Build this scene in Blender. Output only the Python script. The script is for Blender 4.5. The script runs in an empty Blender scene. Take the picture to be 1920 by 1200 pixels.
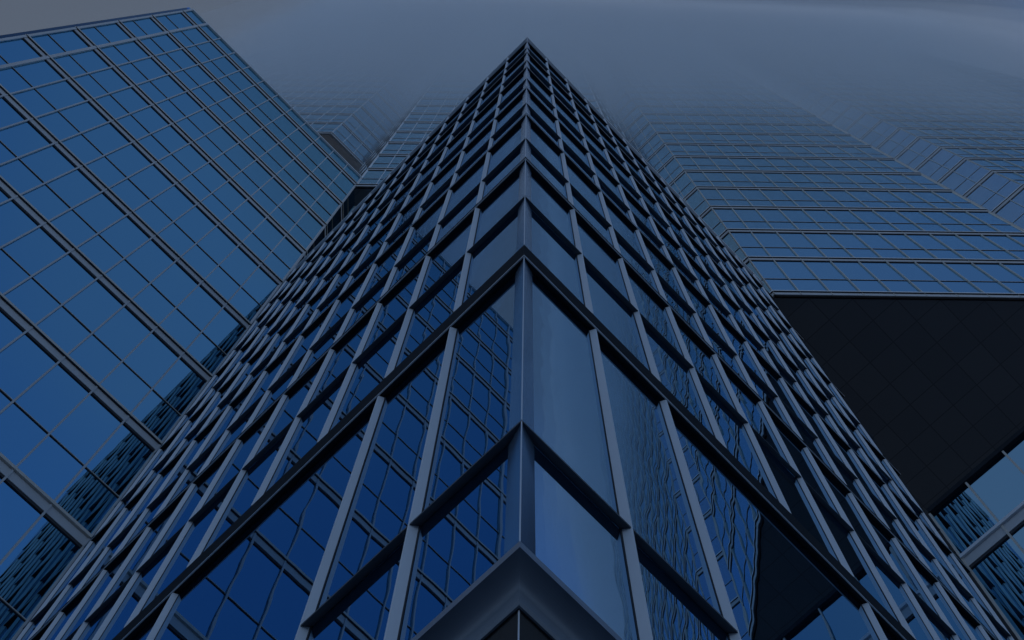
import bpy, math, random
from mathutils import Vector, Matrix

random.seed(7)
SC = bpy.context.scene
COL = SC.collection
R = math.radians
S = 3.0          # metres per plan unit (camera to building corner)
EYE = 1.6        # camera height

# ------------------------------------------------------------------ camera
cam_data = bpy.data.cameras.new('camera')
cam = bpy.data.objects.new('camera', cam_data)
COL.objects.link(cam)
SC.camera = cam
F_PX = 2750.0
cam_data.sensor_width = 36.0
cam_data.lens = 36.0 * F_PX / 1920.0
cam_data.clip_start = 0.05
cam_data.clip_end = 5000
PITCH, ROLL, PHI = 1.3277022, -0.0452919, 0.8184671
_f = Vector((0, math.cos(PITCH), math.sin(PITCH)))
_r = Vector((1, 0, 0))
_d = _f.cross(_r)
CR = math.cos(ROLL) * _r + math.sin(ROLL) * _d
CD = -math.sin(ROLL) * _r + math.cos(ROLL) * _d
CF = _f
cam.matrix_world = Matrix(((CR.x, -CD.x, -CF.x, 0), (CR.y, -CD.y, -CF.y, 0), (CR.z, -CD.z, -CF.z, EYE), (0, 0, 0, 1)))

# ------------------------------------------------------------------ world and sun
SUN_EL, SUN_AZ = R(55), R(25)      # azimuth from +Y towards +X: the sun stands behind the towers
world = bpy.data.worlds.new('World')
SC.world = world
world.use_nodes = True
wn, wl = world.node_tree.nodes, world.node_tree.links
wn.clear()
out = wn.new('ShaderNodeOutputWorld')
bg = wn.new('ShaderNodeBackground')
sky = wn.new('ShaderNodeTexSky')
sky.sky_type = 'NISHITA'
sky.sun_disc = False
sky.sun_elevation = SUN_EL
sky.sun_rotation = SUN_AZ
sky.air_density = 1.0
sky.dust_density = 0.0
sky.ozone_density = 10.0
bg.inputs['Strength'].default_value = 0.058
tc = wn.new('ShaderNodeTexCoord')
mp = wn.new('ShaderNodeMapping')
mp.inputs['Scale'].default_value = (2.2, 2.2, 2.2)
mp.inputs['Location'].default_value = (3.1, 1.7, 0.4)
nz = wn.new('ShaderNodeTexNoise')
nz.inputs['Scale'].default_value = 1.6
nz.inputs['Detail'].default_value = 6
nz.inputs['Roughness'].default_value = 0.6
rp = wn.new('ShaderNodeValToRGB')
rp.color_ramp.elements[0].position = 0.54
rp.color_ramp.elements[1].position = 0.80
rp.color_ramp.elements[0].color = (0, 0, 0, 1)
rp.color_ramp.elements[1].color = (0.7, 0.7, 0.7, 1)
# the cloud cover is closed on the towers' side of the sky and breaks up behind the viewer
n2 = wn.new('ShaderNodeTexNoise')
n2.inputs['Scale'].default_value = 3.0
n2.inputs['Detail'].default_value = 5
wl.new(tc.outputs['Generated'], n2.inputs['Vector'])
def cover(vec, wob, lo, hi, top):
    dt = wn.new('ShaderNodeVectorMath'); dt.operation = 'DOT_PRODUCT'
    dt.inputs[1].default_value = vec
    ad = wn.new('ShaderNodeMath'); ad.operation = 'MULTIPLY_ADD'
    ad.inputs[1].default_value = wob
    rd = wn.new('ShaderNodeMapRange')
    rd.interpolation_type = 'SMOOTHERSTEP'
    rd.inputs['From Min'].default_value = lo + wob / 2
    rd.inputs['From Max'].default_value = hi + wob / 2
    rd.inputs['To Max'].default_value = top
    wl.new(tc.outputs['Generated'], dt.inputs[0])
    wl.new(n2.outputs['Fac'], ad.inputs[0])
    wl.new(dt.outputs['Value'], ad.inputs[2])
    wl.new(ad.outputs['Value'], rd.inputs['Value'])
    return rd
wl.new(tc.outputs['Generated'], mp.inputs['Vector'])
wl.new(mp.outputs['Vector'], nz.inputs['Vector'])
wl.new(nz.outputs['Fac'], rp.inputs['Fac'])
c1 = cover((-1.0, 0.45, 0.0), 0.30, -0.22, 0.14, 0.85)     # bright broken cloud on the left
c2 = cover(Vector((0.0, 0.15, 1.0)).normalized(), 0.03, math.cos(R(24)), math.cos(R(16)), 1.0)   # grey deck overhead, above the towers
c3 = cover((0.0, 0.0, -1.0), 0.08, -0.80, -0.45, 1.0)      # bright low-sky band, added out of view to light the mist and walls
last = sky.outputs['Color']
def over(fac, col):
    global last
    m_ = wn.new('ShaderNodeMixRGB')
    m_.inputs['Color2'].default_value = (*col, 1)
    wl.new(fac, m_.inputs['Fac'])
    wl.new(last, m_.inputs['Color1'])
    last = m_.outputs['Color']
over(rp.outputs['Color'], (1.15, 1.6, 2.5))
over(c1.outputs['Result'], (1.45, 1.65, 2.5))
over(c3.outputs['Result'], (2.35, 3.5, 5.2))
c4 = cover(Vector((0.14, -0.10, 1.0)).normalized(), 0.05, math.cos(R(19)), math.cos(R(8)), 0.65)   # bright veil, added to lighten the reflections in the glass
over(c4.outputs['Result'], (0.94, 1.46, 2.54))
over(c2.outputs['Result'], (0.78, 1.12, 1.80))
c5 = cover(Vector((-0.24, 0.0, 1.0)).normalized(), 0.02, math.cos(R(16)), math.cos(R(7)), 1.0)   # paler patch to the left
over(c5.outputs['Result'], (0.95, 1.20, 1.66))
wl.new(last, bg.inputs['Color'])
wl.new(bg.outputs['Background'], out.inputs['Surface'])

sun_data = bpy.data.lights.new('sun', 'SUN')
sun_data.energy = 1.0
sun_data.angle = R(10)
sun_data.color = (1.0, 0.93, 0.83)
sun = bpy.data.objects.new('sun', sun_data)
COL.objects.link(sun)
_sd = Vector((math.sin(SUN_AZ) * math.cos(SUN_EL), math.cos(SUN_AZ) * math.cos(SUN_EL), math.sin(SUN_EL)))
sun.rotation_euler = (-_sd).to_track_quat('-Z', 'Y').to_euler()

SC.view_settings.view_transform = 'Standard'
SC.view_settings.look = 'None'
SC.view_settings.exposure = 0.8
SC.view_settings.gamma = 1.0
SC.cycles.max_bounces = 12
SC.cycles.glossy_bounces = 6
SC.cycles.diffuse_bounces = 3
SC.cycles.volume_bounces = 8
SC.cycles.use_denoising = True

# ------------------------------------------------------------------ materials
def new_mat(name):
    m = bpy.data.materials.new(name)
    m.use_nodes = True
    nt = m.node_tree
    return m, nt.nodes, nt.links, nt.nodes['Principled BSDF']

def noise_at(n, l, scale, detail=3, mapping=(1, 1, 1)):
    g = n.new('ShaderNodeNewGeometry')
    mp = n.new('ShaderNodeMapping')
    mp.inputs['Scale'].default_value = mapping
    t = n.new('ShaderNodeTexNoise')
    t.inputs['Scale'].default_value = scale
    t.inputs['Detail'].default_value = detail
    l.new(g.outputs['Position'], mp.inputs['Vector'])
    l.new(mp.outputs['Vector'], t.inputs['Vector'])
    return t

def painted(name, col, rough=0.45, metal=0.0, var=0.12, scale=0.9, mapping=(1, 1, 0.3), spec=0.5):
    m, n, l, b = new_mat(name)
    t = noise_at(n, l, scale, 5, mapping)
    r = n.new('ShaderNodeMapRange')
    r.inputs['To Min'].default_value = 1 - var
    r.inputs['To Max'].default_value = 1 + var
    l.new(t.outputs['Fac'], r.inputs['Value'])
    c = n.new('ShaderNodeMixRGB'); c.blend_type = 'MULTIPLY'
    c.inputs['Fac'].default_value = 1
    c.inputs['Color1'].default_value = (*col, 1)
    l.new(r.outputs['Result'], c.inputs['Color2'])
    l.new(c.outputs['Color'], b.inputs['Base Color'])
    b.inputs['Roughness'].default_value = rough
    b.inputs['Metallic'].default_value = metal
    b.inputs['Specular IOR Level'].default_value = spec
    return m

def glass(name, base, ior, tint, wav, scale, mapping, rough=0.0):
    m, n, l, b = new_mat(name)
    b.inputs['Base Color'].default_value = (*base, 1)
    b.inputs['Roughness'].default_value = rough
    b.inputs['IOR'].default_value = ior
    b.inputs['Specular Tint'].default_value = (*tint, 1)
    t = noise_at(n, l, scale, 1, mapping)
    bp = n.new('ShaderNodeBump')
    bp.inputs['Strength'].default_value = 1.0
    bp.inputs['Distance'].default_value = wav
    l.new(t.outputs['Fac'], bp.inputs['Height'])
    l.new(bp.outputs['Normal'], b.inputs['Normal'])
    return m

TINT = (0.46, 0.72, 1.0)
M = {}
M['glass_mirror'] = glass('mirror_coated_glass', (0.003, 0.007, 0.014), 12.0, (0.36, 0.77, 1.0), 0.0008, 1.0, (1.0, 1.0, 1.0))
M['glass'] = glass('coated_glass', (0.003, 0.007, 0.014), 8.0, TINT, 0.0010, 1.0, (1.0, 1.0, 1.0))
M['glass_wavy'] = glass('old_wavy_glass', (0.003, 0.007, 0.014), 12.0, (0.48, 0.75, 1.0), 0.0013, 1.0, (1.1, 1.1, 0.9))
M['glass_tower'] = glass('tower_glass', (0.003, 0.007, 0.014), 12.0, (0.45, 0.78, 1.0), 0.0006, 0.5, (1, 1, 1))
def clear_glass():
    m, n, l, b = new_mat('clear_edge_glass')
    tr = n.new('ShaderNodeBsdfTransparent'); tr.inputs['Color'].default_value = (0.82, 0.9, 0.95, 1)
    gl = n.new('ShaderNodeBsdfGlossy'); gl.inputs['Roughness'].default_value = 0.02
    gl.inputs['Color'].default_value = (0.6, 0.8, 1, 1)
    fr = n.new('ShaderNodeFresnel'); fr.inputs['IOR'].default_value = 1.5
    mx = n.new('ShaderNodeMixShader')
    l.new(fr.outputs['Fac'], mx.inputs['Fac'])
    l.new(tr.outputs['BSDF'], mx.inputs[1]); l.new(gl.outputs['BSDF'], mx.inputs[2])
    l.new(mx.outputs['Shader'], n['Material Output'].inputs['Surface'])
    n.remove(b)
    return m
M['clear'] = clear_glass()
M['alu'] = painted('brushed_aluminium', (0.62, 0.66, 0.72), 0.45, 0.0)
M['alu_warm'] = painted('warm_aluminium', (0.52, 0.50, 0.46), 0.45, 0.0)
M['bright'] = painted('bright_edge_trim', (0.66, 0.69, 0.74), 0.35, 0.2)
M['dark'] = painted('dark_anodised_metal', (0.026, 0.029, 0.036), 0.9, 0.0, 0.25, 2.0, spec=0.02)
M['beam'] = painted('grey_blue_beam_metal', (0.45, 0.47, 0.50), 0.5, 0.0)
M['joint_shade'] = painted('dark_joint_and_shade', (0.045, 0.050, 0.060), 0.8, 0.0, spec=0.05)  # dark joints, and painted shade under beams, ledges and transoms
M['ledge'] = painted('shade_dark_ledge_metal', (0.095, 0.106, 0.125), 0.7, 0.0, 0.2, 1.5, spec=0.1)  # colour darkened to stand in for the shade on the undersides
M['steel'] = painted('stainless_corner_cladding', (0.26, 0.38, 0.54), 0.2, 0.85, 0.12, 1.2, (2, 2, 0.15))
M['cornice'] = painted('cornice_sheet_metal', (0.17, 0.205, 0.26), 0.45, 0.15, 0.18, 1.5, (3, 3, 0.3))
M['core'] = painted('dark_interior_core', (0.02, 0.021, 0.024), 0.9)
M['roof'] = painted('roof_gravel', (0.16, 0.16, 0.15), 0.9)
M['soffit_brown'] = painted('bronze_soffit_panel', (0.13, 0.095, 0.07), 0.5, 0.0, 0.6, 0.25, (1, 1, 1))
M['paving'] = painted('stone_paving', (0.23, 0.24, 0.25), 0.8, 0.0, 0.25, 0.4, (1, 1, 1))

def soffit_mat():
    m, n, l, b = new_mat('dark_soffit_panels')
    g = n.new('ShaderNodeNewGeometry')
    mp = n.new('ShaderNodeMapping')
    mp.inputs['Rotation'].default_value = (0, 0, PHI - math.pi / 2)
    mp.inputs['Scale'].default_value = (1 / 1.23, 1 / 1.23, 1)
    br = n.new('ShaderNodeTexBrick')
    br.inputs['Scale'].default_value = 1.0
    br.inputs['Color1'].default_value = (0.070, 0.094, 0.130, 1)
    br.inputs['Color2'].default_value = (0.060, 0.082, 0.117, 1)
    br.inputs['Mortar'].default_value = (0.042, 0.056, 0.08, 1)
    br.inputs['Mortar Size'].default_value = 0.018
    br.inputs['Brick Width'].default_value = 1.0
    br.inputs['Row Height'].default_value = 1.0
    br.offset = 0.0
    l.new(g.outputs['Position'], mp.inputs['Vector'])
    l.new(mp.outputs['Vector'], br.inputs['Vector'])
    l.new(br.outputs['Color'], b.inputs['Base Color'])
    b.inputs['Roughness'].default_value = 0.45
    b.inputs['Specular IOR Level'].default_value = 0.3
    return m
M['soffit'] = soffit_mat()

# ------------------------------------------------------------------ plan geometry helpers (plan units)
E1 = Vector((-math.cos(PHI), math.sin(PHI)))
E2 = Vector((math.sin(PHI), math.cos(PHI)))
DX = ((E2 - E1) / math.sqrt(2))
DY = ((E2 + E1) / math.sqrt(2))
C0 = Vector((0.03153513, 1.0))

def pab(a, b):            # plan point from distances along the two street faces of the corner building
    return C0 + E1 * a + E2 * b

def pxy(x, y):            # plan point in the towers' own axes
    return DX * x + DY * y

class Face:
    """vertical facade plane: origin (plan), u along it, n outwards"""
    def __init__(self, o, u, n):
        self.o, self.u, self.n = Vector(o), Vector(u).normalized(), Vector(n).normalized()
    def p(self, u, n, z):
        q = self.o + self.u * u + self.n * n
        return Vector((q.x * S, q.y * S, z * S + EYE))

class MB:
    def __init__(self):
        self.v, self.f = [], []
    def hexa(self, c):    # c: 8 points, bottom ring 0-3, top ring 4-7
        k = len(self.v)
        self.v += [tuple(p) for p in c]
        for q in ((0, 3, 2, 1), (4, 5, 6, 7), (0, 1, 5, 4), (1, 2, 6, 5), (2, 3, 7, 6), (3, 0, 4, 7)):
            self.f.append(tuple(k + i for i in q))
    def box(self, F, u0, u1, n0, n1, z0, z1):
        self.hexa([F.p(u, n, z) for z in (z0, z1) for u, n in ((u0, n0), (u1, n0), (u1, n1), (u0, n1))])
    def wedge(self, F, u0, u1, n0, n1, z0a, z0b, z1):   # bottom z0a at n0, z0b at n1
        self.hexa([F.p(u0, n0, z0a), F.p(u1, n0, z0a), F.p(u1, n1, z0b), F.p(u0, n1, z0b),
                   F.p(u0, n0, z1), F.p(u1, n0, z1), F.p(u1, n1, z1), F.p(u0, n1, z1)])
    def prism(self, pts, z0, z1):                       # plan polygon, vertical extrusion
        k, n = len(self.v), len(pts)
        for z in (z0, z1):
            self.v += [(p.x * S, p.y * S, z * S + EYE) for p in pts]
        self.f.append(tuple(k + i for i in range(n))[::-1])
        self.f.append(tuple(k + n + i for i in range(n)))
        for i in range(n):
            j = (i + 1) % n
            self.f.append((k + i, k + j, k + n + j, k + n + i))
    def sweep(self, rings, close=True):                 # list of rings (each a list of points) joined in order
        k, m = len(self.v), len(rings[0])
        for r in rings:
            self.v += [tuple(p) for p in r]
        for i in range(len(rings) - 1):
            for j in range(m if close else m - 1):
                a, b = k + i * m + j, k + i * m + (j + 1) % m
                self.f.append((a, b, b + m, a + m))
        if close:
            self.f.append(tuple(k + j for j in range(m))[::-1])
            self.f.append(tuple(k + (len(rings) - 1) * m + j for j in range(m)))

def obj(name, mb, mat, parent=None, smooth=False, **props):
    me = bpy.data.meshes.new(name)
    me.from_pydata(mb.v, [], mb.f)
    me.update()
    import bmesh
    bm = bmesh.new(); bm.from_mesh(me)
    bmesh.ops.recalc_face_normals(bm, faces=bm.faces)
    bm.to_mesh(me); bm.free()
    me.materials.append(mat)
    if smooth:
        for p in me.polygons:
            p.use_smooth = True
    o = bpy.data.objects.new(name, me)
    COL.objects.link(o)
    if parent:
        o.parent = parent
        o.matrix_parent_inverse = parent.matrix_world.inverted()
    for k, v in props.items():
        o[k] = v
    return o

def thing(name, label, cat, plan, **props):
    o = bpy.data.objects.new(name, None)
    o.empty_display_size = 0.5
    COL.objects.link(o)
    o.location = (plan.x * S, plan.y * S, 0)
    bpy.context.view_layer.update()
    o['label'] = label
    o['category'] = cat
    for k, v in props.items():
        o[k] = v
    return o

# visible size of a pane in the picture, used to choose which repeats are objects of their own
EYEV = Vector((0, 0, EYE))
def project(P):
    d = P - EYEV
    w = d.dot(CF)
    if w < 0.05:
        return None
    return (0.5 + F_PX / 1920 * d.dot(CR) / w, 0.5 + F_PX / 1200 * d.dot(CD) / w)

BLOCKERS = []     # (Face, u0, u1, ztop)
def hidden(P):
    d = P - EYEV
    for F, u0, u1, zt in BLOCKERS:
        o = F.p(0, 0, 0)
        n3 = Vector((F.n.x, F.n.y, 0))
        den = d.dot(n3)
        if abs(den) < 1e-6:
            continue
        t = (o - EYEV).dot(n3) / den
        if 0.001 < t < 0.985:
            h = EYEV + d * t
            u = (Vector((h.x, h.y)) - F.o * S).dot(F.u) / S
            z = (h.z - EYE) / S
            if u0 < u < u1 and z < zt:
                return True
    return False

def shown(pts):
    q = [project(p) for p in pts]
    if any(x is None for x in q):
        return 0.0
    c = sum(pts, Vector()) / len(pts)
    if hidden(c):
        return 0.0
    q = [(min(max(x, 0), 1), min(max(y, 0), 1)) for x, y in q]
    a = 0
    for i in range(len(q)):
        j = (i + 1) % len(q)
        a += q[i][0] * q[j][1] - q[j][0] * q[i][1]
    return abs(a) / 2

class Parts:
    """collects many like parts of one thing; the 100 that show largest become objects, the rest one stuff part"""
    def __init__(self, name, mat, parent, limit=100):
        self.name, self.mat, self.parent, self.limit, self.items = name, mat, parent, limit, []
    def add(self, mb, corners):
        self.items.append((shown(corners), mb))
    def done(self):
        it = sorted(self.items, key=lambda x: -x[0])
        k = sum(1 for a, _ in it if a > 2e-6)
        k = min(k, self.limit)
        for _, mb in it[:k]:
            obj(self.name, mb, self.mat, self.parent)
        rest = MB()
        for _, mb in it[k:]:
            o = len(rest.v)
            rest.v += mb.v
            rest.f += [tuple(i + o for i in f) for f in mb.f]
        if rest.v:
            obj(self.name, rest, self.mat, self.parent, kind='stuff')

def pane(parts, F, u0, u1, z0, z1, n, tilt=0.0, th=0.008):
    j = [random.uniform(-tilt, tilt) for _ in range(3)]
    j.append(j[0] + j[2] - j[1])          # keeps the pane flat
    mb = MB()
    ring = ((u0, z0, j[0]), (u1, z0, j[1]), (u1, z1, j[2]), (u0, z1, j[3]))
    back = [F.p(u, n - th, z) for u, z, t in ring]
    front = [F.p(u, n + t, z) for u, z, t in ring]
    mb.hexa(back + front)
    parts.add(mb, front)

def curtain(parent, F, us, bands, mids, ztop, zbot, win, matm, mull, scale=1.0, mw=0.0085, bk=1.4, band_mat=None, tilt=0.0008, skip_last_band=False):
    """gridded glass wall: us mullion positions, bands = floor band heights, mids = mid transoms"""
    k = scale
    lv = sorted([(z, 'b') for z in bands] + [(z, 'm') for z in mids])
    zs = [zbot] + [z for z, t in lv if zbot + 0.02 < z < ztop - 0.02] + [ztop]
    for i in range(len(zs) - 1):
        for a, b in zip(us[:-1], us[1:]):
            pane(win, F, a, b, zs[i] + 0.001, zs[i + 1] - 0.001, -0.016 * k, tilt)
    u0, u1 = us[0], us[-1]
    for z in bands:
        if not (zbot - 0.1 < z < ztop + 0.1):
            continue
        m = MB()
        h = bk * k
        m.box(F, u0 - 0.002, u1 + 0.002, -0.028 * k, -0.002 * k, z - 0.125 * h, z - 0.031 * h)      # fascia of the beam
        fb = obj('floor_band', m, matm['band'], parent)
        m = MB()
        m.box(F, u0 - 0.003, u1 + 0.003, -0.030 * k, 0.018 * k, z - 0.030 * h, z)                     # edge ledge
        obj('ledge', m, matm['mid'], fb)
        m = MB()
        m.box(F, u0 - 0.002, u1 + 0.002, -0.0285 * k, -0.006 * k, z - 0.150 * h, z - 0.1255 * h)      # dark strip, paints the shaded underside of the beam
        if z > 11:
            m.box(F, u0 - 0.002, u1 + 0.002, -0.0015 * k, 0.0165 * k, z - 0.0345 * h, z - 0.0305 * h)   # dark plate, paints the shade under the ledge
        obj('joint_shade', m, M['joint_shade'], fb)
    for z in mids:
        m = MB()
        m.box(F, u0, u1, -0.028 * k, -0.006 * k, z - 0.009 * k, z)
        tr = obj('transom', m, matm['mid'], parent)
        m = MB()
        m.box(F, u0, u1, -0.028 * k, -0.011 * k, z - 0.017 * k, z - 0.0095 * k)  # dark strip, paints the transom's shaded underside
        obj('joint_shade', m, M['joint_shade'], tr)
    for u in us:
        m = MB()
        w = mw * k
        m.box(F, u - w, u + w, -0.028 * k, 0.005 * k, zbot, ztop)
        q = [F.p(u - w, 0, zbot), F.p(u + w, 0, zbot), F.p(u + w, 0, ztop), F.p(u - w, 0, ztop)]
        mull.add(m, q)

# ------------------------------------------------------------------ ground
g = MB()
NS = 48
g.v = [(0, 0, 0)] + [(900 * math.cos(2 * math.pi * i / NS), 900 * math.sin(2 * math.pi * i / NS), 0) for i in range(NS)]
g.f = [(0, 1 + i, 1 + (i + 1) % NS) for i in range(NS)]
obj('ground', g, M['paving'], kind='structure')

GZ = -EYE / S          # ground level in plan units
# ------------------------------------------------------------------ corner building
LA, LB = 4.375, 4.50   # lengths of its two visible faces
FL = Face(C0, E1, -E2)
FR = Face(C0, E2, -E1)
FPOD = Face(pab(0, 4.53), -E1, -E2)          # podium facade, u grows towards the viewer's right
FLB = Face(pab(4.40, 0), -E2, -E1)           # left building facade, u grows towards the left
ROOF_C, ROOF_L = 19.12, 27.65
BLOCKERS += [(FL, 0, LA, ROOF_C), (FR, 0, LB, ROOF_C), (FLB, 0.0, 4.4, ROOF_L), (FPOD, 0.0, 6.0, 10.9)]

W = 0.3587
D = 0.022              # fin and ledge projection from the glass
T = [2.41, 4.945, 7.443, 9.662, 11.66, 13.907, 16.13, 18.25]
LEDGE = [3.11, 6.267, 8.359, 10.436, 12.596, 14.852, 16.99]

corner = thing('corner_building', 'sharp cornered glass block with projecting metal fins and shade-dark ledges, tallest shape mid picture', 'building', C0)
core = MB()
q = 0.06
core.prism([pab(q, q), pab(q, LB), pab(LA, LB), pab(LA, q)], 2.2, ROOF_C - 0.12)
core.prism([pab(0.3, 0.3), pab(0.3, LB), pab(LA, LB), pab(LA, 0.3)], GZ, 2.2)
obj('wall', core, M['core'], corner)
rf = MB()
rf.prism([pab(0.045, 0.045), pab(0.045, LB), pab(LA, LB), pab(LA, 0.045)], ROOF_C - 0.12, ROOF_C - 0.06)
obj('roof', rf, M['roof'], corner)

def band_height(i):
    return 0.23 if i < 2 else (0.12 if i == 2 else 0.10)

win_l = Parts('window', M['glass'], corner, 50)
win_r = Parts('window', M['glass_wavy'], corner, 50)
fins = Parts('fin', M['alu'], corner)
for F, LEN, win in ((FL, LA, win_l), (FR, LB, win_r)):
    nb = int(LEN / W)
    us = [W * k for k in range(1, nb + 1)]
    edges = [0.0] + us
    if LEN - edges[-1] > 0.05:
        edges.append(LEN)
    for i in range(len(T)):
        z0 = T[i]
        z1 = T[i + 1] if i + 1 < len(T) else ROOF_C - 0.1
        band_h = band_height(i)
        zb = z0 + (band_h if i else 0.0)             # glass starts above the black band
        skip = (3, 4, 6, 7, 9, 10) if i == 0 else ()
        kus = [u for k, u in enumerate(us, 1) if k not in skip]
        ue = [0.0] + kus + ([LEN] if edges[-1] == LEN else [])
        # panes
        zl = LEDGE[i] if i < len(LEDGE) else None
        for a, b in zip(ue[:-1], ue[1:]):
            a2 = a + (0.055 if a == 0 else 0)
            if zl and not (i == 0 and a > 2.1 * W):
                pane(win, F, a2, b, zb, zl + 0.004, -D, 0.0006)
                pane(win, F, a2, b, zl + 0.006, z1, -D, 0.0006)
            else:
                pane(win, F, a2, b, zb, z1, -D, 0.0006)
        # fins
        gk = MB()
        for u in kus:
            m = MB()
            zt = z1 - 0.001
            sec = [(u - 0.0125, -D + 0.002), (u - 0.0025, 0.0), (u + 0.0025, 0.0), (u + 0.0125, -D + 0.002)]
            m.hexa([F.p(a_, n_, zb) for a_, n_ in sec] + [F.p(a_, n_, zt) for a_, n_ in sec])
            fins.add(m, [F.p(u - 0.012, -D, zb), F.p(u, 0, zb), F.p(u, 0, zt), F.p(u - 0.012, -D, zt)])
            gk.box(F, u - 0.0165, u + 0.0165, -D - 0.003, -D + 0.0015, zb, zt)
        if gk.v:
            obj('gasket', gk, M['joint_shade'], corner)
        # ledge
        if zl:
            end = 2 * W if i == 0 else ue[-1]
            m = MB()
            cuts = [0.0] + [u for u in kus if u <= end + 0.01]
            if end not in cuts and end - cuts[-1] > 0.05:
                cuts.append(end)
            for a, b in zip(cuts[:-1], cuts[1:]):
                k = len(m.v)
                ins = D if a == 0 else 0.005           # mitre at the corner, butt at the fins
                pts = []
                zi = 0.014
                n0, n1 = -D - 0.003, -0.0005
                ai, ao = (D + 0.003, 0.0005) if a == 0 else (a + 0.0052, a + 0.0052)
                be = b - 0.0032
                c = [F.p(ai, n0, zl + zi), F.p(be, n0, zl + zi), F.p(be, n1, zl), F.p(ao, n1, zl),
                     F.p(ai, n0, zl + zi + 0.010), F.p(be, n0, zl + zi + 0.010), F.p(be, n1, zl + 0.010), F.p(ao, n1, zl + 0.010)]
                m.hexa(c)
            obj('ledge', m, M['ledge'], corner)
        # black floor band with its bright lower lip
        if i:
            m = MB()
            A = lambda n, z: F.p(max(-n, 0.0), n, z)   # mitred end on the corner
            B = lambda n, z: F.p(ue[-1], n, z)
            prof = [(-D - 0.004, z0 + 0.012), (-0.002, z0), (-0.002, z0 + band_h), (-D - 0.004, z0 + band_h)]
            m.sweep([[A(n, z) for n, z in prof], [B(n, z) for n, z in prof]])
            fb = obj('floor_band', m, M['dark'], corner)
            m = MB()
            prof = [(-0.0018, z0 + 0.004), (0.003, z0 + 0.004), (0.003, z0 + 0.012), (-0.0018, z0 + 0.012)]
            A2 = lambda n, z: F.p(-n, n, z)
            m.sweep([[A2(n, z) for n, z in prof], [B(n, z) for n, z in prof]])
            obj('trim', m, M['bright'], fb)
    # roof parapet
    m = MB()
    prof = [(-D - 0.01, ROOF_C - 0.1), (0.004, ROOF_C - 0.1), (0.004, ROOF_C), (-D - 0.01, ROOF_C)]
    m.sweep([[F.p(-n, n, z) for n, z in prof], [F.p(LEN, n, z) for n, z in prof]])
    obj('parapet', m, M['alu'], corner)
    # cornice over the entrance storey: lip, cove and soffit
    prof = [(0.002, 2.412), (0.0015, 2.386)]
    for k in range(15):
        t = k / 14 * math.pi / 2
        prof.append((-0.047 * math.sin(t), 2.386 - 0.034 * (1 - math.cos(t))))
    prof += [(-0.0475, 2.320), (-0.052, 2.313), (-0.056, 2.313), (-0.056, 2.412)]
    m = MB()
    m.sweep([[F.p(-n, n, z) for n, z in prof], [F.p(LEN, n, z) for n, z in prof]])
    obj('cornice', m, M['cornice'], corner)
    m = MB()
    prof = [(-0.0562, 2.315), (-0.0562, 2.40), (-0.30, 2.40), (-0.30, 2.315)]
    m.sweep([[F.p(-n, n, z) for n, z in prof], [F.p(LEN, n, z) for n, z in prof]])
    obj('soffit', m, M['joint_shade'], corner)
    # entrance storey glazing
    ue = [0.0] + [3 * W * k for k in range(1, int(LEN / (3 * W)) + 1)] + [LEN]
    for a, b in zip(ue[:-1], ue[1:]):
        if b - a > 0.1:
            pane(win, F, max(a, 0.24), b, GZ + 0.02, 2.314, -0.24, 0.0006)
win_l.done(); win_r.done()
fins.done()
# corner post: a kite in plan with a bright nose
def post(z0, z1, off):
    m = MB()
    pl = [pab(off + 0.004, off + 0.004), pab(off + D - 0.001, off + 0.062), pab(off + 0.09, off + 0.09), pab(off + 0.062, off + D - 0.001)]
    m.prism(pl, z0, z1)
    return m
def nose(z0, z1, off):
    m = MB()
    pl = [pab(off + 0.0002, off + 0.0022), pab(off + 0.009, off + 0.011), pab(off + 0.011, off + 0.009), pab(off + 0.0022, off + 0.0002)]
    m.prism(pl, z0, z1)
    return m
for i in range(len(T)):
    z0 = T[i] + (band_height(i) if i else 0)
    z1 = (T[i + 1] if i + 1 < len(T) else ROOF_C - 0.1)
    p_ = obj('corner_post', post(z0, z1 - 0.002, 0.0), M['steel'], corner)
    obj('nosing', nose(z0, z1 - 0.004, 0.0), M['bright'], p_)
p_ = obj('corner_post', post(GZ, 2.3145, 0.058), M['steel'], corner)
obj('nosing', nose(GZ, 2.314, 0.058), M['bright'], p_)

# ------------------------------------------------------------------ left building
LT = [9.80 - 2.13 * k for k in range(4, 0, -1)] + [9.90, 12.0, 14.08, 16.2, 18.45, 20.5, 22.65, 24.7, 26.9]
LM = []
for a, b in zip(LT[:-1], LT[1:]):
    LM.append(a + 0.385 * (b - a))
left = thing('stepped_building', 'flat blue glass office facade with square grid and double horizontal beams, far left', 'building', pab(4.4, -2))
core = MB()
foot = [pab(4.45, -4.36), pab(4.45, -0.03), pab(4.45, -0.03) + DY * 1.5, pab(9.0, 1.0), pab(9.0, -4.36)]
core.prism(foot, GZ, ROOF_L - 0.05)
obj('wall', core, M['core'], left)
win = Parts('window', M['glass_mirror'], left)
mull = Parts('mullion', M['beam'], left)
LW = 0.365
us = [LW * k for k in range(0, 13)]
mm = {'band': M['beam'], 'mid': M['alu_warm']}
curtain(left, FLB, us, LT, LM, ROOF_L, GZ + 0.02, win, mm, mull)
# heavier expansion joint one bay in from the left end
m = MB()
m.box(FLB, 11 * LW - 0.03, 11 * LW + 0.012, -0.02, 0.012, GZ, ROOF_L)
obj('joint_cover', m, M['beam'], left)
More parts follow.
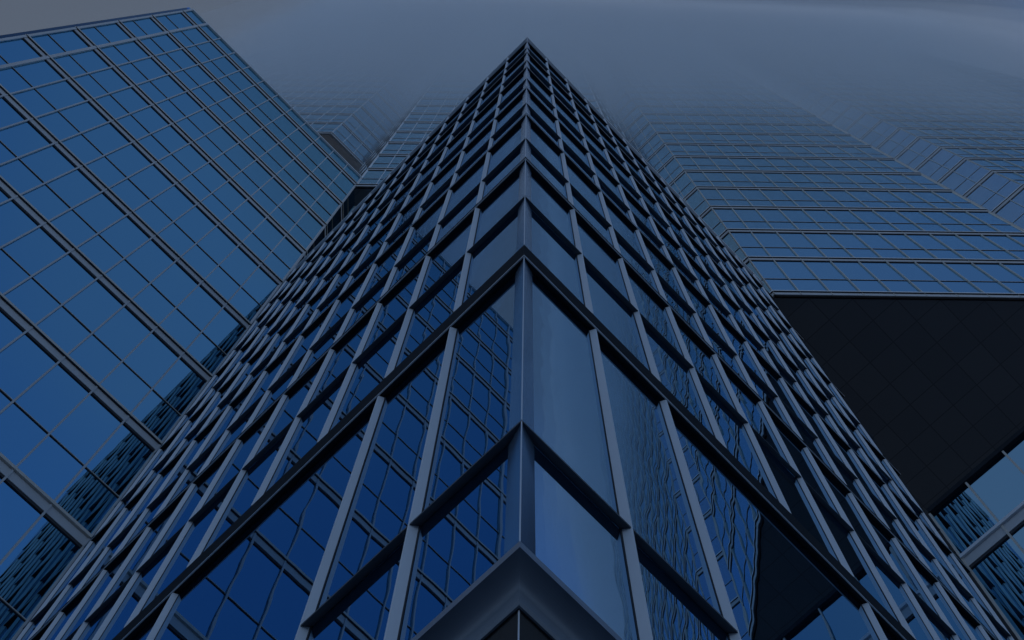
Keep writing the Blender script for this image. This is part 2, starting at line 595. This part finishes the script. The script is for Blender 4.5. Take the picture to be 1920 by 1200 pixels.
# glass return at the left end and the bevelled face at the right end
m = MB(); m.box(FLB, 12 * LW + 0.011, 12 * LW + 0.06, -0.012, -0.004, GZ, ROOF_L)
obj('edge_glass', m, M['clear'], left)
FRET = Face(pab(4.40, -12 * LW), E1, -E2)
curtain(left, FRET, [0.0, 1.1, 2.2, 3.3, 4.4], LT, [], ROOF_L, GZ + 0.02, win, mm, mull)
FBEV = Face(pab(4.40, 0.0), DY, DX)
curtain(left, FBEV, [0.0, 0.37, 0.74, 1.11, 1.48], LT, LM, ROOF_L - 0.8, 16, win, mm, mull)
win.done(); mull.done()
m = MB()
m.box(FLB, -0.01, 12 * LW + 0.01, -0.05, 0.015, ROOF_L, ROOF_L + 0.04)
m.box(FRET, 0.06, 4.5, -0.05, 0.015, ROOF_L, ROOF_L + 0.04)
obj('parapet', m, M['alu'], left)
m = MB(); m.prism(foot, ROOF_L - 0.05, ROOF_L - 0.01)
obj('roof', m, M['roof'], left)

# ------------------------------------------------------------------ low podium building on the right
POD = 10.9
pod = thing('podium_building', 'low glass wing with wide panes under the dark overhang, at the lower right edge', 'building', pab(-1.0, 4.6))
core = MB()
foot = [pab(-0.0, 4.58), pab(-7.3, 4.58), pab(-7.3, 9.0), pab(-0.0, 9.0)]
core.prism(foot, GZ, POD - 0.06)
obj('wall', core, M['core'], pod)
win = Parts('window', M['glass_mirror'], pod)
mull = Parts('mullion', M['alu_warm'], pod)
us = [0.37 * k for k in range(0, 20)]
PB = [9.98 - 2.2 * k for k in range(4, -1, -1)]
curtain(pod, FPOD, us, PB, [], POD - 0.07, GZ + 0.02, win, {'band': M['beam'], 'mid': M['alu']}, mull)
win.done(); mull.done()
m = MB(); m.box(FPOD, -0.0, 7.05, -0.06, 0.014, POD - 0.07, POD)
obj('parapet', m, M['dark'], pod)
m = MB(); m.prism(foot, POD - 0.06, POD - 0.02)
obj('roof', m, M['roof'], pod)

# ------------------------------------------------------------------ the two towers, a long notched wall behind
TOP = 74.0
def tower_face(parent, p0, p1, nrm, z0, step, first, mid, width, win, mull, cap=True):
    F = Face(p0, (p1 - p0), nrm)
    L = (p1 - p0).length
    n = max(1, round((L - first) / width))
    us = [0.0] + ([first] if first else []) + [first + (L - first) * (k + 1) / n for k in range(n)]
    us = sorted(set(round(u, 4) for u in us))
    bands, mids = [], []
    z = z0
    while z < TOP - 0.5:
        bands.append(z + 0.16)
        mids.append(z + 0.16 + mid * step)
        z += step
    curtain(parent, F, us, bands, mids, TOP, z0, win, {'band': M['beam'], 'mid': M['alu']}, mull, 1.0, mw=0.0055, tilt=0.0002)
    return F

# left tower
YL = 4.105
XL0, XL1 = -3.121, 2.06
t_l = thing('notched_tower', 'misty glass tower with a deep notch and brown soffit, rising behind the left facade', 'building', pxy(-1, 6))
win = Parts('window', M['glass_tower'], t_l)
mull = Parts('mullion', M['alu'], t_l)
ZL, ZB = 26.62, 34.72
c_ = 1.06
s2 = math.sqrt(0.5)
P_a = pxy(XL0, YL); P_v = pxy(XL0 - c_ * s2, YL + c_ * s2); P_b = pxy(XL0 - 2 * c_ * s2, YL)
P_left = pxy(-11.5, YL)
P_r = pxy(XL1, YL); P_rv = pxy(XL1 + 0.93 * s2, YL + 0.93 * s2)
tower_face(t_l, P_a, P_r, -DY, ZL, 2.13, 0.366, 0.38, 0.366, win, mull)
tower_face(t_l, P_v, P_a, -E2, ZL, 2.13, 0, 0.38, 0.35, win, mull)
tower_face(t_l, P_b, P_v, -E1, ZB, 2.13, 0, 0.38, 0.35, win, mull)
tower_face(t_l, P_left, P_b, -DY, ZB, 2.13, 0, 0.38, 0.366, win, mull)
tower_face(t_l, P_r, P_rv, -E1, ZL, 2.13, 0, 0.38, 0.31, win, mull)
win.done(); mull.done()
i_ = 0.05
m = MB()
mainp = [P_a + DY * i_, P_r + DY * i_ - DX * 0.02, P_rv + DY * i_, pxy(XL1 + 0.93 * s2, 10), pxy(XL0 - c_ * s2, 10), P_v + DY * i_ + DX * .02]
m.prism(mainp, ZL + 0.03, TOP)
wing = [P_b + DY * i_ - DX * 0.02, P_v + DY * i_ - DX * 0.0, pxy(XL0 - c_ * s2 - 0.001, 10), pxy(-11.5, 10), P_left + DY * i_]
m.prism(wing, ZB + 0.03, TOP)
m.prism([pxy(-9, 8), pxy(2, 8), pxy(2, 9.9), pxy(-9, 9.9)], GZ, ZB)
obj('wall', m, M['core'], t_l)
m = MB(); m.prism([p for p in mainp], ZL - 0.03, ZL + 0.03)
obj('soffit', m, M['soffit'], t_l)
m = MB(); m.prism([p for p in wing], ZB - 0.03, ZB + 0.03)
obj('soffit', m, M['soffit_brown'], t_l, label='brown bronze soffit under the raised wing')

# right tower
YR = 4.30
XA, XB, XC, XD = 3.318, 8.233, 9.94, 19.0
ZR = 18.98
t_r = thing('overhanging_tower', 'wide zigzag glass tower hanging over a black soffit, fading into cloud on the right', 'building', pxy(7, 7))
win = Parts('window', M['glass_tower'], t_r)
mull = Parts('mullion', M['alu_warm'], t_r)
ca = 0.95
R_a = pxy(XA, YR); R_av = pxy(XA - ca * s2, YR + ca * s2)
R_b = pxy(XB, YR)
hb = (XC - XB) / 2
R_v = pxy(XB + hb, YR + hb); R_c = pxy(XC, YR + 0.02); R_d = pxy(XD, YR + 0.02)
tower_face(t_r, R_a, R_b, -DY, ZR, 2.29, 0.357, 0.37, 0.412, win, mull)
tower_face(t_r, R_av, R_a, -E2, ZR, 2.29, 0, 0.37, 0.34, win, mull)
tower_face(t_r, R_b, R_v, -E1, ZR, 2.29, 0, 0.37, 0.40, win, mull)
tower_face(t_r, R_v, R_c, -E2, ZR, 2.02, 0, 0.37, 0.36, win, mull)
tower_face(t_r, R_c, R_d, -DY, ZR, 2.02, 0, 0.37, 0.405, win, mull)
win.done(); mull.done()
m = MB()
foot = [R_a + DY * i_, R_b + DY * i_, R_v + DY * i_ * 1.4, R_c + DY * i_, R_d + DY * i_, pxy(XD, 13), pxy(XA - ca * s2, 13), R_av + DY * i_]
m.prism(foot, ZR + 0.03, TOP)
m.prism([pxy(6, 11.5), pxy(18, 11.5), pxy(18, 12.9), pxy(6, 12.9)], GZ, ZR)
obj('wall', m, M['core'], t_r)
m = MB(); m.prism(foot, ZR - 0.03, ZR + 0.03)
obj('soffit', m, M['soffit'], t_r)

# ------------------------------------------------------------------ low cloud that swallows the tower tops
def cloud(name, zb, zt, dens, label, y0, y1=24):
    m, n, l, b = new_mat(name)
    n.remove(b)
    v = n.new('ShaderNodeVolumePrincipled')
    v.inputs['Color'].default_value = (0.80, 0.825, 0.87, 1)
    v.inputs['Density'].default_value = dens
    v.inputs['Anisotropy'].default_value = 0.0
    l.new(v.outputs['Volume'], n['Material Output'].inputs['Volume'])
    nx, ny = 70, 80
    mb = MB()
    rnd = random.Random(int(zb * 7))
    ph = [rnd.uniform(0, 6.28) for _ in range(6)]
    def pt(i, j, top):
        x = -10.5 + 35 * i / nx
        y = y0 + (y1 - y0) * j / ny
        e = min(1.0, max(0.0, 1 - (y - y0 - 0.22 * math.sin(x * 0.8 + ph[3]) - 0.12 * math.sin(x * 2.3 + ph[4]) - 0.3) / 1.0))
        e = e * e * (3 - 2 * e)                  # the bank thins out towards the viewer
        und = 0.7 * math.sin(x * 0.7 + ph[0]) + 0.6 * math.sin(y * 0.8 + x * 0.3 + ph[1]) + 0.4 * math.sin(x * 1.3 - y * 0.9 + ph[2])
        z = zb + und + e * 26.0 if not top else zt + 0.5 * und
        return (x * S, y * S, z * S + EYE)
    for top in (0, 1):
        for j in range(ny + 1):
            for i in range(nx + 1):
                mb.v.append(pt(i, j, top))
    N = (nx + 1) * (ny + 1)
    for j in range(ny):
        for i in range(nx):
            a = j * (nx + 1) + i
            mb.f.append((a, a + 1, a + nx + 2, a + nx + 1))
            a += N
            mb.f.append((a, a + nx + 1, a + nx + 2, a + 1))
    for i in range(nx):
        for j in (0, ny):
            a = j * (nx + 1) + i
            mb.f.append((a, a + 1, a + 1 + N, a + N))
    for j in range(ny):
        for i in (0, nx):
            a = j * (nx + 1) + i
            c = a + nx + 1
            mb.f.append((a, c, c + N, a + N))
    return obj(name, mb, m, kind='stuff', label=label, category='cloud')
cloud('mist', 25.0, 96, 0.020 / S, 'thinnest grey mist veiling the middle floors of both towers', 2.6)
cloud('cloud', 29.0, 68, 0.012 / S, 'faint foremost wisp of low cloud in front of the towers', 0.7)
cloud('cloud', 33.0, 82, 0.025 / S, 'thin low cloud drifting across the upper tower floors', 1.4)
cloud('cloud', 37.5, 94, 0.055 / S, 'thick low cloud hiding the upper tower floors', 2.0)
cloud('cloud', 41.5, 106, 0.085 / S, 'densest grey low cloud swallowing the tops of both towers', 2.5)
